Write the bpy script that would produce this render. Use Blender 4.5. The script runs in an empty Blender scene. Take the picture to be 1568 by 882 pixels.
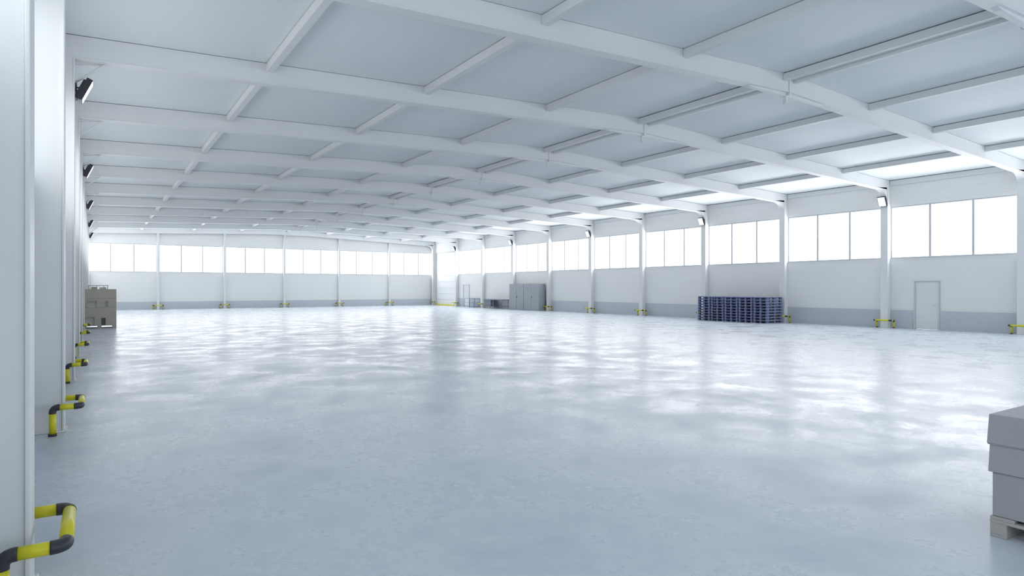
import bpy, math, random
from mathutils import Vector, Matrix
random.seed(4)
S = bpy.context.scene

# ------------------------------------------------------------ materials
def new_mat(name):
    m = bpy.data.materials.new(name); m.use_nodes = True
    nt = m.node_tree
    b = nt.nodes.get('Principled BSDF')
    return m, nt, b

def paint(name, col, rough=0.5, var=0.03, scale=3.0, metallic=0.0, bump=0.0, spec=0.5):
    m, nt, b = new_mat(name)
    tc = nt.nodes.new('ShaderNodeTexCoord')
    n = nt.nodes.new('ShaderNodeTexNoise'); n.inputs['Scale'].default_value = scale
    n.inputs['Detail'].default_value = 4
    nt.links.new(tc.outputs['Object'], n.inputs['Vector'])
    mix = nt.nodes.new('ShaderNodeMix'); mix.data_type = 'RGBA'
    mix.inputs['A'].default_value = (*[c*(1-var) for c in col], 1)
    mix.inputs['B'].default_value = (*[min(1, c*(1+var)) for c in col], 1)
    nt.links.new(n.outputs['Fac'], mix.inputs['Factor'])
    nt.links.new(mix.outputs['Result'], b.inputs['Base Color'])
    b.inputs['Roughness'].default_value = rough
    b.inputs['Metallic'].default_value = metallic
    b.inputs['Specular IOR Level'].default_value = spec
    if bump > 0:
        bp = nt.nodes.new('ShaderNodeBump'); bp.inputs['Strength'].default_value = bump
        bp.inputs['Distance'].default_value = 0.01
        nt.links.new(n.outputs['Fac'], bp.inputs['Height'])
        nt.links.new(bp.outputs['Normal'], b.inputs['Normal'])
    return m

def emis(name, col, s):
    m, nt, b = new_mat(name)
    b.inputs['Base Color'].default_value = (*col, 1)
    b.inputs['Emission Color'].default_value = (*col, 1)
    b.inputs['Emission Strength'].default_value = s
    b.inputs['Roughness'].default_value = 0.4
    return m

def wall_mat(name, col, pitch=0.42):
    """sandwich panel wall: thin horizontal joints"""
    m, nt, b = new_mat(name)
    tc = nt.nodes.new('ShaderNodeTexCoord')
    sep = nt.nodes.new('ShaderNodeSeparateXYZ')
    nt.links.new(tc.outputs['Object'], sep.inputs[0])
    d = nt.nodes.new('ShaderNodeMath'); d.operation = 'DIVIDE'; d.inputs[1].default_value = pitch
    nt.links.new(sep.outputs['Z'], d.inputs[0])
    f = nt.nodes.new('ShaderNodeMath'); f.operation = 'FRACT'
    nt.links.new(d.outputs[0], f.inputs[0])
    lt = nt.nodes.new('ShaderNodeMath'); lt.operation = 'LESS_THAN'; lt.inputs[1].default_value = 0.035
    nt.links.new(f.outputs[0], lt.inputs[0])
    mix = nt.nodes.new('ShaderNodeMix'); mix.data_type = 'RGBA'
    mix.inputs['A'].default_value = (*col, 1)
    mix.inputs['B'].default_value = (*[c*0.92 for c in col], 1)
    nt.links.new(lt.outputs[0], mix.inputs['Factor'])
    nt.links.new(mix.outputs['Result'], b.inputs['Base Color'])
    b.inputs['Roughness'].default_value = 0.5
    return m

def floor_mat():
    m, nt, b = new_mat('polished_concrete')
    L = nt.links.new
    tc = nt.nodes.new('ShaderNodeTexCoord')
    def noise(scale, detail=6, rough=0.6, dist=0.0):
        n = nt.nodes.new('ShaderNodeTexNoise')
        n.inputs['Scale'].default_value = scale; n.inputs['Detail'].default_value = detail
        n.inputs['Roughness'].default_value = rough; n.inputs['Distortion'].default_value = dist
        L(tc.outputs['Object'], n.inputs['Vector']); return n
    def ramp(src, p0, c0, p1, c1):
        r = nt.nodes.new('ShaderNodeValToRGB')
        r.color_ramp.elements[0].position = p0; r.color_ramp.elements[0].color = (*c0, 1)
        r.color_ramp.elements[1].position = p1; r.color_ramp.elements[1].color = (*c1, 1)
        L(src, r.inputs[0]); return r
    big = noise(0.35, 5, 0.6, 0.4)
    mid = noise(1.0, 9, 0.60, 0.3)
    fine = noise(7.0, 12, 0.8, 0.2)
    c1 = ramp(big.outputs['Fac'], 0.35, (0.635, 0.70, 0.78), 0.65, (0.715, 0.765, 0.825))
    c2 = ramp(mid.outputs['Fac'], 0.28, (0.72, 0.76, 0.81), 0.50, (1, 1, 1))
    c3 = ramp(fine.outputs['Fac'], 0.32, (0.90, 0.92, 0.95), 0.66, (1, 1, 1))
    m1 = nt.nodes.new('ShaderNodeMix'); m1.data_type = 'RGBA'; m1.blend_type = 'MULTIPLY'; m1.inputs['Factor'].default_value = 0.55
    L(c1.outputs[0], m1.inputs['A']); L(c2.outputs[0], m1.inputs['B'])
    m2 = nt.nodes.new('ShaderNodeMix'); m2.data_type = 'RGBA'; m2.blend_type = 'MULTIPLY'; m2.inputs['Factor'].default_value = 0.7
    L(m1.outputs['Result'], m2.inputs['A']); L(c3.outputs[0], m2.inputs['B'])
    L(m2.outputs['Result'], b.inputs['Base Color'])
    r1 = ramp(mid.outputs['Fac'], 0.30, (0.33,)*3, 0.68, (0.17,)*3)
    r2 = ramp(fine.outputs['Fac'], 0.30, (0.0,)*3, 0.70, (0.10,)*3)
    ad = nt.nodes.new('ShaderNodeMath'); ad.operation = 'ADD'
    L(r1.outputs[0], ad.inputs[0]); L(r2.outputs[0], ad.inputs[1])
    L(ad.outputs[0], b.inputs['Roughness'])
    bp = nt.nodes.new('ShaderNodeBump'); bp.inputs['Strength'].default_value = 0.07; bp.inputs['Distance'].default_value = 0.02
    L(mid.outputs['Fac'], bp.inputs['Height'])
    bp2 = nt.nodes.new('ShaderNodeBump'); bp2.inputs['Strength'].default_value = 0.09; bp2.inputs['Distance'].default_value = 0.005
    L(fine.outputs['Fac'], bp2.inputs['Height']); L(bp.outputs['Normal'], bp2.inputs['Normal'])
    L(bp2.outputs['Normal'], b.inputs['Normal'])
    b.inputs['Specular IOR Level'].default_value = 0.45
    return m

M_wall = wall_mat('wall_panel_white', (0.855, 0.865, 0.86))
M_dado = paint('plinth_grey', (0.56, 0.60, 0.655), 0.5, 0.03, 2)
M_ceil = paint('ceiling_sheet', (0.87, 0.91, 0.93), 0.6, 0.01, 0.5)
M_steel = paint('white_steel', (0.82, 0.835, 0.845), 0.5, 0.015, 2)
M_frame = paint('window_frame', (0.62, 0.65, 0.68), 0.4, 0.01, 2)
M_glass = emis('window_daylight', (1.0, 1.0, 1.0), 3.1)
M_glassL = emis('window_daylight_shaded_side', (0.96, 0.985, 1.0), 1.0)  # glow for unseen left panes, dimmed so near columns don't blow out
M_floor = floor_mat()
M_yel = paint('guard_yellow', (0.74, 0.68, 0.02), 0.35, 0.02, 4)
M_blk = paint('guard_black', (0.035, 0.035, 0.045), 0.4, 0.1, 6)
M_dark = paint('lamp_housing', (0.02, 0.022, 0.03), 0.4, 0.1, 6)
M_lamp = emis('lamp_lens', (0.9, 0.95, 1.0), 0.8)
M_door = paint('door_grey', (0.81, 0.825, 0.84), 0.45, 0.01, 2)
M_doorf = paint('door_frame_grey', (0.60, 0.63, 0.67), 0.45, 0.01, 2)
M_gate = paint('gate_white', (0.89, 0.91, 0.93), 0.4, 0.01, 2)
M_cab = paint('cabinet_grey', (0.36, 0.39, 0.43), 0.45, 0.03, 3)
M_cabd = paint('cabinet_gap', (0.14, 0.16, 0.19), 0.5, 0.03, 3)
M_tab = paint('table_dark', (0.17, 0.20, 0.25), 0.45, 0.05, 3)
M_tube = paint('table_tube', (0.33, 0.38, 0.48), 0.35, 0.03, 3)
M_pal = paint('pallet_blue', (0.25, 0.29, 0.46), 0.55, 0.12, 3)
M_pal2 = paint('pallet_blue_dark', (0.12, 0.14, 0.27), 0.6, 0.12, 3)
M_wrap = paint('wrapped_carton', (0.39, 0.39, 0.415), 0.5, 0.04, 2.5, bump=0.1)
M_wood = paint('pallet_wood_grey', (0.43, 0.42, 0.40), 0.7, 0.12, 7, bump=0.2)
M_cart = paint('carton_beige', (0.45, 0.425, 0.36), 0.7, 0.05, 4)
M_cartd = paint('carton_inside', (0.20, 0.195, 0.18), 0.8, 0.05, 4)
M_cartl = paint('carton_light', (0.60, 0.595, 0.56), 0.6, 0.03, 4)

# ------------------------------------------------------------ mesh builder
class MB:
    def __init__(s): s.v=[]; s.f=[]; s.m=[]; s.sm=[]
    def face(s, idx, mat, smooth=False): s.f.append(idx); s.m.append(mat); s.sm.append(smooth)
    def box(s, x0,x1,y0,y1,z0,z1,mat=0):
        b=len(s.v)
        s.v += [(x0,y0,z0),(x1,y0,z0),(x1,y1,z0),(x0,y1,z0),(x0,y0,z1),(x1,y0,z1),(x1,y1,z1),(x0,y1,z1)]
        for q in [(0,3,2,1),(4,5,6,7),(0,1,5,4),(1,2,6,5),(2,3,7,6),(3,0,4,7)]:
            s.face(tuple(b+i for i in q), mat)
    def taper(s, x0,x1,y0,y1,z0,z1,t,mat=0):
        b=len(s.v)
        s.v += [(x0,y0,z0),(x1,y0,z0),(x1,y1,z0),(x0,y1,z0),(x0+t,y0+t,z1),(x1-t,y0+t,z1),(x1-t,y1-t,z1),(x0+t,y1-t,z1)]
        for q in [(0,3,2,1),(4,5,6,7),(0,1,5,4),(1,2,6,5),(2,3,7,6),(3,0,4,7)]:
            s.face(tuple(b+i for i in q), mat)
    def prism(s, poly, y0, y1, mat=0):
        b=len(s.v); n=len(poly)
        s.v += [(x,y0,z) for x,z in poly] + [(x,y1,z) for x,z in poly]
        s.face(tuple(b+i for i in range(n)), mat)
        s.face(tuple(b+n+i for i in reversed(range(n))), mat)
        for i in range(n):
            j=(i+1)%n
            s.face((b+i, b+n+i, b+n+j, b+j), mat)
    def tube(s, pts, r, mat=0, seg=14):
        pts=[Vector(p) for p in pts]; rings=[]
        prev=None
        for i,p in enumerate(pts):
            if i==0: t=(pts[1]-p)
            elif i==len(pts)-1: t=(p-pts[i-1])
            else: t=(pts[i+1]-pts[i-1])
            t.normalize()
            if prev is None:
                a = Vector((0,0,1)) if abs(t.z)<0.9 else Vector((1,0,0))
                u = t.cross(a).normalized()
            else:
                u = (prev - t*prev.dot(t)).normalized()
            prev=u; w=t.cross(u)
            b=len(s.v)
            for k in range(seg):
                a=2*math.pi*k/seg
                q=p+u*(r*math.cos(a))+w*(r*math.sin(a)); s.v.append(tuple(q))
            rings.append(b)
        for i in range(len(rings)-1):
            for k in range(seg):
                k2=(k+1)%seg
                s.face((rings[i]+k, rings[i]+k2, rings[i+1]+k2, rings[i+1]+k), mat, True)
        s.face(tuple(rings[0]+k for k in reversed(range(seg))), mat)
        s.face(tuple(rings[-1]+k for k in range(seg)), mat)
    def xform(s, M, start=0):
        for i in range(start, len(s.v)): s.v[i]=tuple(M@Vector(s.v[i]))
    def build(s, name, mats, bevel=0.0, loc=None, rot=0.0, segs=2):
        me=bpy.data.meshes.new(name)
        me.from_pydata(s.v, [], s.f)
        for m in mats: me.materials.append(m)
        for p,mi,sm in zip(me.polygons, s.m, s.sm):
            p.material_index=mi; p.use_smooth=sm
        import bmesh
        bm=bmesh.new(); bm.from_mesh(me); bmesh.ops.recalc_face_normals(bm, faces=bm.faces); bm.to_mesh(me); bm.free()
        o=bpy.data.objects.new(name, me); S.collection.objects.link(o)
        if loc: o.location=loc
        o.rotation_euler[2]=rot
        if bevel>0:
            md=o.modifiers.new('bevel','BEVEL'); md.width=bevel; md.segments=segs; md.limit_method='ANGLE'; md.angle_limit=math.radians(40)
        return o

def inst(o, name, loc, rot=0.0):
    n=bpy.data.objects.new(name, o.data); S.collection.objects.link(n)
    n.location=loc; n.rotation_euler[2]=rot
    for md in o.modifiers:
        m2=n.modifiers.new(md.name, md.type)
        m2.width=md.width; m2.segments=md.segments; m2.limit_method=md.limit_method; m2.angle_limit=md.angle_limit
    return n

# ------------------------------------------------------------ dimensions
XL, XR = -0.65, 29.45          # wall faces
CL, CR = -0.30, 29.15          # column inner faces
RIDGE = 14.45
Y0, Y1 = -10.60, 59.95
ZE, ZR = 6.48, 7.05            # ceiling at eave / ridge
ZS, ZT = 3.04, 5.33            # window sill / head
FR = [9.65+5*k for k in range(-4, 11)]      # frame lines
T=0.3
def zc(x):
    if x<=RIDGE: return ZE+(ZR-ZE)*(x-XL)/(RIDGE-XL)
    return ZE+(ZR-ZE)*(XR-x)/(XR-RIDGE)

# floor
m=MB(); m.box(XL-T, XR+T, Y0-T, Y1+T, -0.2, 0, 0); m.build('floor',[M_floor])
# ceiling
m=MB()
m.prism([(XL-T,ZE),(RIDGE,ZR),(XR+T,ZE),(XR+T,ZE+0.35),(RIDGE,ZR+0.35),(XL-T,ZE+0.35)], Y0-T, Y1+T, 0)
m.build('ceiling',[M_ceil])

# long walls (real openings for windows between frame lines)
GATE=(54.95, 59.35)
D1=(12.54,13.54); D2=(52.35,53.55); DH=2.07
def long_wall(name, xa, xb, right):
    m=MB()
    if right:
        y=Y0-T
        holes=[(D1,DH),(D2,DH)]
        for (a,b),h in holes:
            m.box(xa,xb,y,a,0,ZS); m.box(xa,xb,a,b,h,ZS); y=b
        m.box(xa,xb,y,GATE[0],0,ZS)
        m.box(xa,xb,GATE[1],Y1+T,0,ZS)
    else:
        m.box(xa,xb,Y0-T,Y1+T,0,ZS)
    m.box(xa,xb,Y0-T,Y1+T,ZT,ZE)
    for y in FR: 
        m.box(xa,xb,y-0.13,y+0.13,ZS,ZT)
    m.box(xa,xb,Y0-T,FR[0]-0.13,ZS,ZT)
    m.box(xa,xb,FR[-1]+0.13,Y1+T,ZS,ZT)
    if right:
        m.box(xa,xb,FR[-2]+0.13,GATE[0],ZS,ZT); m.box(xa,xb,GATE[1],FR[-1]-0.13,ZS,ZT)
    m.build(name,[M_wall])
long_wall('wall_right', XR, XR+T, True)
long_wall('wall_left', XL-T, XL, False)
GC=[4.40,9.45,14.45,19.50,24.55]     # gable columns
def gable(name, ya, yb, openbays=False):
    m=MB()
    if not openbays: m.box(XL,XR,ya,yb,0,ZS)
    zb=0 if openbays else ZS
    m.prism([(XL,ZT),(XR,ZT),(XR,ZE),(RIDGE,ZR),(XL,ZE)],ya,yb)
    for x in GC: m.box(x-0.09,x+0.09,ya,yb,zb,ZT)
    m.box(XL,XL+0.15,ya,yb,zb,ZT); m.box(XR-0.15,XR,ya,yb,zb,ZT)
    m.build(name,[M_wall])
gable('wall_back', Y1, Y1+T)
gable('wall_front', Y0-T, Y0, True)     # unseen end, bays left open so world light fills from behind camera

# plinth bands
DZ=0.79
m=MB(); y=Y0
for a,b in [(D1[0]-0.06,D1[1]+0.06),(D2[0]-0.06,D2[1]+0.06)]:
    m.box(XR-0.025,XR,y,a,0,DZ); y=b
m.box(XR-0.025,XR,y,GATE[0]-0.1,0,DZ)
m.build('baseboard_right',[M_dado])
m=MB(); m.box(XL,XL+0.025,Y0,Y1,0,DZ); m.build('baseboard_left',[M_dado])
m=MB(); m.box(XL+0.03,XR-0.03,Y1-0.025,Y1,0,DZ*0.8); m.build('baseboard_back',[M_dado])

def window_mesh(w):
    m=MB(); h=ZT-ZS; fw=0.06
    m.box(0,w,0.03,0.11,0,fw,0); m.box(0,w,0.03,0.11,h-fw,h,0)
    m.box(0,fw,0.03,0.11,fw,h-fw,0); m.box(w-fw,w,0.03,0.11,fw,h-fw,0)
    for i in (1,2):
        c=w*i/3; m.box(c-0.045,c+0.045,0.03,0.11,fw,h-fw,0)
    m.box(fw,w-fw,0.08,0.09,fw,h-fw,1)
    m.box(0,w,-0.02,0.03,-0.0,0.02,0)
    return m
wi=0
def add_window(w, loc, rot, g=None):
    global wi
    wi+=1
    window_mesh(w).build('window_%d'%wi,[M_frame,g or M_glass],loc=loc,rot=rot)
for k in range(len(FR)-1):
    a=FR[k]+0.13; b=FR[k+1]-0.13
    if k!=len(FR)-2:
        add_window(b-a,(XR,b,ZS),-math.pi/2)
    add_window(b-a,(XL,a,ZS),math.pi/2,M_glassL)  # left windows stay out of view, added purely as side lighting
xs=[XL+0.06]+GC+[XR-0.06]
for i in range(6):
    a=xs[i]+0.09; b=xs[i+1]-0.09
    add_window(b-a,(a,Y1,ZS),0)

# ------------------------------------------------------------ columns, rafters, purlins
BD=0.44   # rafter depth
zl=zc(CL)-BD; zr_=zc(CR)-BD
mL=MB(); mL.box(XL,CL-0.025,-0.13,0.13,0,zl,0); mL.box(CL-0.025,CL,-0.155,0.155,0,zl,0)
mL.box(XL,CL+0.02,-0.18,0.18,0,0.02,0)
mR=MB(); mR.box(CR+0.025,XR,-0.13,0.13,0,zr_,0); mR.box(CR,CR+0.025,-0.155,0.155,0,zr_,0)
mR.box(CR-0.02,XR,-0.18,0.18,0,0.02,0)
cl=mL.build('steel_column',[M_steel],bevel=0.006,loc=(0,FR[0],0))
for y in FR[1:]: inst(cl,'steel_column',(0,y,0))
cr=mR.build('steel_column',[M_steel],bevel=0.006,loc=(0,FR[0],0))
for y in FR[1:]: inst(cr,'steel_column',(0,y,0))
for gy,s in ((Y1,-1),(Y0,1)):
    for x in GC:
        m=MB(); ya,yb=sorted((gy, gy+s*0.22))
        m.box(x-0.09,x+0.09,ya,yb,0,zc(x)-0.02); m.build('steel_column',[M_steel],bevel=0.006)

m=MB()
def strip(xa,xb,d0,d1,y0,y1,mat=0):
    m.prism([(xa,zc(xa)-d1),(xb,zc(xb)-d1),(xb,zc(xb)-d0),(xa,zc(xa)-d0)],y0,y1,mat)
for xa,xb in ((XL,RIDGE),(RIDGE,XR)):
    strip(xa,xb,0.0,BD-0.02,-0.12,0.12)
    strip(xa,xb,BD-0.03,BD,-0.13,0.13)
zrg=ZR-BD
m.prism([(RIDGE-1.6,zc(RIDGE-1.6)-BD),(RIDGE-1.4,zrg-0.085),(RIDGE,zrg-0.09),(RIDGE+1.4,zrg-0.085),(RIDGE+1.6,zc(RIDGE+1.6)-BD),(RIDGE,zrg+0.02)],-0.06,0.06)
m.box(RIDGE-0.03,RIDGE+0.03,-0.145,0.145,zrg-0.08,ZR-0.05)
m.box(RIDGE-0.03,RIDGE+0.03,-0.05,0.05,zrg-0.26,zrg-0.08)
# curved haunch right
n=8; R=0.62; zh=zc(CR-R)-BD
pts=[(CR+0.02,zh+0.1),(CR-R-0.25,zh+0.03)]
for i in range(n+1):
    a=math.pi/2*i/n
    pts.append((CR-R+R*math.sin(a), zh-R*0.8+R*0.8*math.cos(a)))
pts.append((CR+0.02,zh-R*0.8))
m.prism(pts,-0.12,0.12)
# left brace
m.tube([(CL-0.01,0,zl-0.42),(CL+0.50,0,zc(CL+0.5)-BD+0.0)],0.022)
m.tube([(CL-0.01,0.08,zl-0.05),(CL+0.50,0.08,zc(CL+0.5)-BD-0.01)],0.016)
rf=m.build('roof_rafter',[M_steel],bevel=0.006,loc=(0,FR[0],0))
for y in FR[1:]: inst(rf,'roof_rafter',(0,y,0))

PX=[RIDGE+3.75*k for k in (-3,-2,-1,1,2,3)]
def purlin(x, ridge=False):
    m=MB(); z=zc(x)
    ends=[Y0]+FR+[Y1]
    for i in range(len(ends)-1):
        a=ends[i]+(0.12 if i>0 else 0); b=ends[i+1]-(0.12 if i<len(ends)-2 else 0)
        if b-a<0.2: continue
        if ridge:
            for dx in (-0.22,0.22):
                m.box(x+dx-0.05,x+dx+0.05,a,b,z-0.20,z-0.03)
            m.box(x-0.17,x+0.17,a,b,z-0.12,z-0.09)
        else:
            m.box(x-0.075,x+0.075,a,b,z-0.19,z-0.01)
    m.build('roof_purlin',[M_steel],bevel=0.01)
for x in PX: purlin(x)
purlin(RIDGE,True)
m=MB()
for i in range(len(FR)-1): m.box(XR-0.06,XR,FR[i]+0.14,FR[i+1]-0.14,ZE-0.22,ZE-0.01)
m.build('trim_1',[M_steel])
m=MB()
for i in range(len(FR)-1): m.box(XL,XL+0.06,FR[i]+0.14,FR[i+1]-0.14,ZE-0.22,ZE-0.01)
m.build('trim_2',[M_steel])

# ------------------------------------------------------------ column guards
def guard_mesh():
    m=MB(); r=0.036; z=0.335; e=0.062; o=0.17
    P=[Vector(p) for p in [(-0.11,-0.36,0),(-0.11,-0.36,z),(o,-0.36,z),(o,0.36,z),(-0.11,0.36,z),(-0.11,0.36,0)]]
    last=P[0]+Vector((0,0,0.03))
    for i in range(1,5):
        d0=(P[i]-P[i-1]).normalized(); d1=(P[i+1]-P[i]).normalized()
        a=P[i]-d0*e; b=P[i]+d1*e
        m.tube([last,a],r,0)
        arc=[a-d0*0.008]
        for k in range(7):
            t=k/6
            arc.append(a*(1-t)**2+P[i]*2*t*(1-t)+b*t*t)
        arc.append(b+d1*0.008)
        m.tube(arc,r*1.06,1)
        last=b
    m.tube([last,P[5]+Vector((0,0,0.03))],r,0)
    for p in (P[0],P[5]):
        m.tube([p,p+Vector((0,0,0.03))],r*1.25,1)
    return m
g0=guard_mesh().build('column_guard',[M_yel,M_blk],loc=(CL,FR[0],0))
for y in FR[1:]: inst(g0,'column_guard',(CL,y,0))
for y in FR: inst(g0,'column_guard',(CR,y,0),math.pi)
for x in GC: inst(g0,'column_guard',(x,Y1-0.24,0),-math.pi/2)

# ------------------------------------------------------------ floodlights
def flood():
    m=MB()
    m.box(-0.05,0.05,-0.17,0.17,-0.22,0.22,0)
    for i in range(7):
        yy=-0.15+i*0.048; m.box(-0.085,-0.05,yy,yy+0.012,-0.17,0.17,0)
    m.box(0.05,0.058,-0.15,0.15,-0.20,0.20,1)
    m.xform(Matrix.Rotation(math.radians(24),4,'Y'))
    m.tube([(-0.13,-0.1,0.02),(-0.03,-0.16,0.0)],0.015,0)
    m.tube([(-0.13,0.1,0.02),(-0.03,0.16,0.0)],0.015,0)
    m.box(-0.145,-0.12,-0.12,0.12,-0.06,0.10,0)
    return m
fl=flood().build('floodlight',[M_dark,M_lamp],bevel=0.006,loc=(CL+0.15,14.65,5.50))
for y in (24.65,34.65,44.65,54.65): inst(fl,'floodlight',(CL+0.15,y,5.50))
for y in (14.65,24.65,34.65,44.65,54.65): inst(fl,'floodlight',(CR-0.15,y,5.55),math.pi)

# ------------------------------------------------------------ doors
def door(name,a,b):
    m=MB(); g=0.004
    m.box(XR+0.0,XR+0.05,a+0.05,b-0.05,0.008,DH-0.05,0)
    m.box(XR-0.04,XR+0.12,a+g,a+0.05,0.002,DH-g,1); m.box(XR-0.04,XR+0.12,b-0.05,b-g,0.002,DH-g,1); m.box(XR-0.04,XR+0.12,a+0.05,b-0.05,DH-0.05,DH-g,1)
    m.tube([(XR-0.03,a+0.13,1.02),(XR-0.03,a+0.26,1.02)],0.012,1)
    m.tube([(XR+0.03,a+0.13,1.02),(XR-0.03,a+0.13,1.02)],0.012,1)
    m.build(name,[M_door,M_doorf],bevel=0.004)
door('door_1',*D1); door('door_2',*D2)
m=MB()
n=9; h=(ZT)/n
for i in range(n):
    m.box(XR+0.06,XR+0.11,GATE[0]+0.02,GATE[1]-0.02,i*h+0.008,(i+1)*h-0.008,0)
m.box(XR+0.11,XR+0.13,GATE[0],GATE[1],0,ZT,0)
m.box(XR-0.05,XR+0.12,GATE[0]-0.0,GATE[0]+0.06,0,ZT,1); m.box(XR-0.05,XR+0.12,GATE[1]-0.06,GATE[1],0,ZT,1)
m.box(XR-0.05,XR+0.12,GATE[0],GATE[1],ZT-0.06,ZT,1)
m.box(XR-0.10,XR+0.05,GATE[0]+0.06,GATE[1]-0.06,0,0.10,2)
m.build('door_3',[M_gate,M_frame,M_yel])

# ------------------------------------------------------------ cabinets
def cabinet(name,ya,yb):
    m=MB(); x0,x1=28.62,29.20; H=2.08
    m.box(x0+0.02,x1,ya,yb,0.0,H,0)
    m.box(x0+0.03,x1-0.02,ya+0.02,yb-0.02,0,0.06,1)
    mid=(ya+yb)/2; g=0.008
    m.box(x0,x0+0.02,ya+0.01,mid-g,0.08,H-0.02,0); m.box(x0,x0+0.02,mid+g,yb-0.01,0.08,H-0.02,0)
    m.box(x0+0.012,x0+0.021,mid-g,mid+g,0.08,H-0.02,1)
    m.box(x0-0.03,x0,mid-0.10,mid-0.07,0.95,1.12,1)
    for zz in (1.6,1.66,1.72):
        for c in ((ya+mid)/2,(yb+mid)/2): m.box(x0-0.002,x0+0.003,c-0.15,c+0.15,zz,zz+0.015,1)
    m.build(name,[M_cab,M_cabd],bevel=0.004)
cabinet('storage_cabinet',40.06,42.13); cabinet('storage_cabinet',42.16,44.23)

# ------------------------------------------------------------ tables
def table(name,ya,yb,x0,x1,top,leg,lower=False):
    m=MB(); H=0.77
    m.box(x0,x1,ya,yb,H-0.05,H,0)
    for x in (x0+0.06,x1-0.06):
        for y in (ya+0.08,yb-0.08,(ya+yb)/2):
            m.tube([(x,y,0),(x,y,H-0.05)],0.025,1)
    for y in (ya+0.08,yb-0.08): m.tube([(x0+0.06,y,0.2),(x1-0.06,y,0.2)],0.02,1)
    m.tube([(x1-0.06,ya+0.08,0.2),(x1-0.06,yb-0.08,0.2)],0.02,1)
    if lower:
        m.box(x0+0.03,x1-0.05,yb-1.2,yb-0.15,0.15,H-0.05,0)
        m.box(x0+0.02,x0+0.03,yb-1.17,yb-0.18,0.44,0.46,1)
    m.build(name,[top,leg])
table('workbench',45.2,48.3,28.55,29.25,M_tab,M_tube,True)
m=MB(); H=0.80
for y in (50.1,51.0,51.9):
    for x in (28.65,29.2): m.tube([(x,y,0),(x,y,H)],0.025,0)
for x in (28.65,29.2):
    for z in (H,0.42,0.12): m.tube([(x,50.08,z),(x,51.92,z)],0.022,0)
for y in (50.1,51.9):
    for z in (H,0.12): m.tube([(28.65,y,z),(29.2,y,z)],0.022,0)
m.box(28.65,29.2,50.1,51.9,0.12,0.14,0)
m.build('tubular_trolley',[M_tube])

# ------------------------------------------------------------ blue pallet stacks
def pallet(m,x0,y0,z0,L,Wd,c0,c1,h=0.144):
    for i in range(3):
        y=y0+i*(Wd-0.10)/2
        m.box(x0,x0+L,y,y+0.10,z0,z0+0.022,c0)
        for j in range(3):
            x=x0+j*(L-0.145)/2
            m.box(x,x+0.145,y,y+0.10,z0+0.022,z0+0.100,c1)
    for j in range(3):
        x=x0+j*(L-0.145)/2
        m.box(x,x+0.145,y0,y0+Wd,z0+0.100,z0+0.122,c1)
    for i in range(5):
        w=0.145 if i in(0,2,4) else 0.10
        y=y0+i*(Wd-0.145)/4
        m.box(x0,x0+L,y,y+w if y+w<y0+Wd else y0+Wd,z0+0.122,z0+h,c0)
for s in range(5):
    m=MB()
    for k in range(9):
        jx=random.uniform(-0.012,0.012); jy=random.uniform(-0.008,0.008)
        pallet(m,27.75+jx,19.50+s*0.88+jy,k*0.1445,1.2,0.80,0,1)
    m.build('blue_pallet_stack',[M_pal,M_pal2])

# ------------------------------------------------------------ wrapped carton pallet (right foreground)
m=MB(); x0,y0=5.30,0.74
pallet(m,x0+0.0,y0,0,0.80,1.20,1,1)
base=m.build('wooden_pallet',[M_wrap,M_wood],bevel=0.004)
m=MB()
m.box(x0+0.015,x0+0.79,y0+0.01,y0+1.19,0.146,0.455,0)
m.taper(x0-0.005,x0+0.81,y0-0.01,y0+1.21,0.455,0.655,0.008,0)
m.taper(x0-0.012,x0+0.815,y0-0.015,y0+1.215,0.655,0.86,0.010,0)
m.box(x0-0.008,x0+0.81,y0-0.012,y0+1.212,0.647,0.655,0)
cart=m.build('cartons',[M_wrap],bevel=0.012,segs=3)
e=bpy.data.objects.new('palletised_carton_stack',None); S.collection.objects.link(e)
base.parent=e; cart.parent=e

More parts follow.
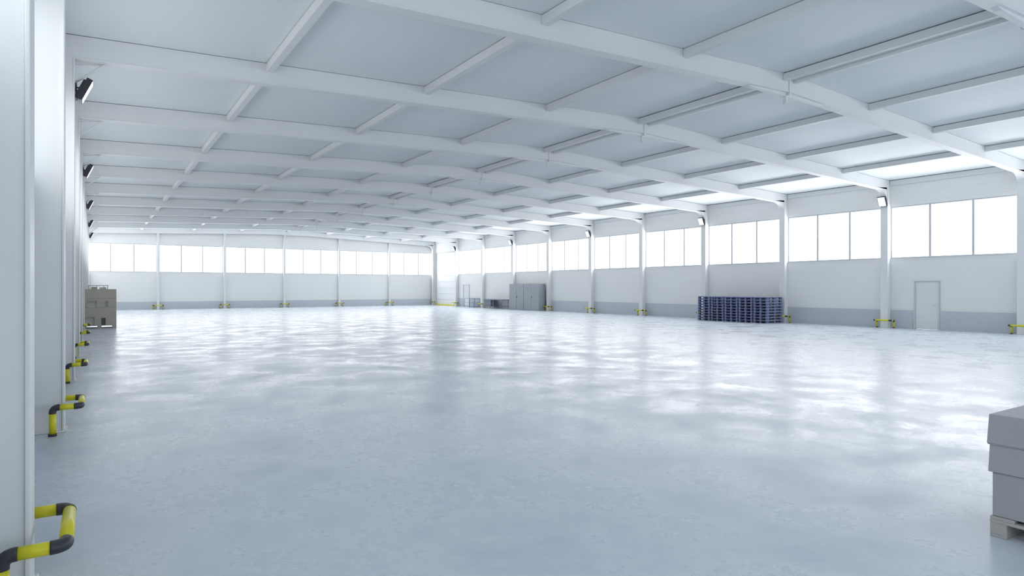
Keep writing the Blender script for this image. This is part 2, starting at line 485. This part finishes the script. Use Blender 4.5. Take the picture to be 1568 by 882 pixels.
# ------------------------------------------------------------ crate stack on left
m=MB(); xa,xb,ya,yb=-0.42,0.82,32.8,33.7
pallet(m,xa,ya,0,xb-xa,yb-ya,3,3)
def shell(z0,z1,cuts):
    m.box(xa,xb,ya+0.12,yb,z0,z1,0)
    xs=xa
    for (c0,c1,h0,h1,mt) in cuts:
        m.box(xs,c0,ya,ya+0.12,z0,z1,0)
        if h0>z0: m.box(c0,c1,ya,ya+0.12,z0,h0,0)
        if h1<z1: m.box(c0,c1,ya,ya+0.12,h1,z1,0)
        m.box(c0,c1,ya+0.10,ya+0.118,h0,h1,mt)
        xs=c1
    m.box(xs,xb,ya,ya+0.12,z0,z1,0)
shell(0.146,0.90,[(-0.30,0.02,0.15,0.50,2),(0.26,0.42,0.15,0.46,1)])
shell(0.905,1.30,[(-0.25,0.10,0.905,1.18,2),(0.40,0.52,0.92,1.18,2)])
shell(1.305,1.70,[])
for x in (-0.15,0.1,0.35,0.5): m.tube([(x,ya+0.1,1.70),(x,ya+0.1,1.86)],0.015,2)
m.tube([(-0.2,ya+0.1,1.86),(0.5,ya+0.1,1.86)],0.018,2)
m.tube([(-0.2,ya+0.5,1.86),(0.5,ya+0.5,1.86)],0.018,2)
for x in (-0.2,0.5):
    m.tube([(x,ya+0.1,1.86),(x,ya+0.5,1.86)],0.018,2); m.tube([(x,ya+0.5,1.70),(x,ya+0.5,1.86)],0.015,2)
m.box(-0.1,0.12,ya+0.15,ya+0.45,1.70,1.80,0); m.box(0.2,0.45,ya+0.15,ya+0.45,1.70,1.78,2)
m.build('crate_stack',[M_cart,M_cartd,M_cartl,M_wood])

# ------------------------------------------------------------ world & camera
w=bpy.data.worlds.new('World'); S.world=w; w.use_nodes=True
w.node_tree.nodes['Background'].inputs[0].default_value=(0.83,0.92,1.0,1)
w.node_tree.nodes['Background'].inputs[1].default_value=1.2
cam=bpy.data.cameras.new('camera'); co=bpy.data.objects.new('camera',cam); S.collection.objects.link(co)
cam.sensor_width=36; cam.lens=22.5; cam.clip_start=0.05; cam.clip_end=500
co.location=(0,0,1.75); co.rotation_euler=(math.radians(90),0,-math.radians(33.15))
S.camera=co
S.view_settings.view_transform='Standard'
S.view_settings.look='None'
S.view_settings.exposure=0.66
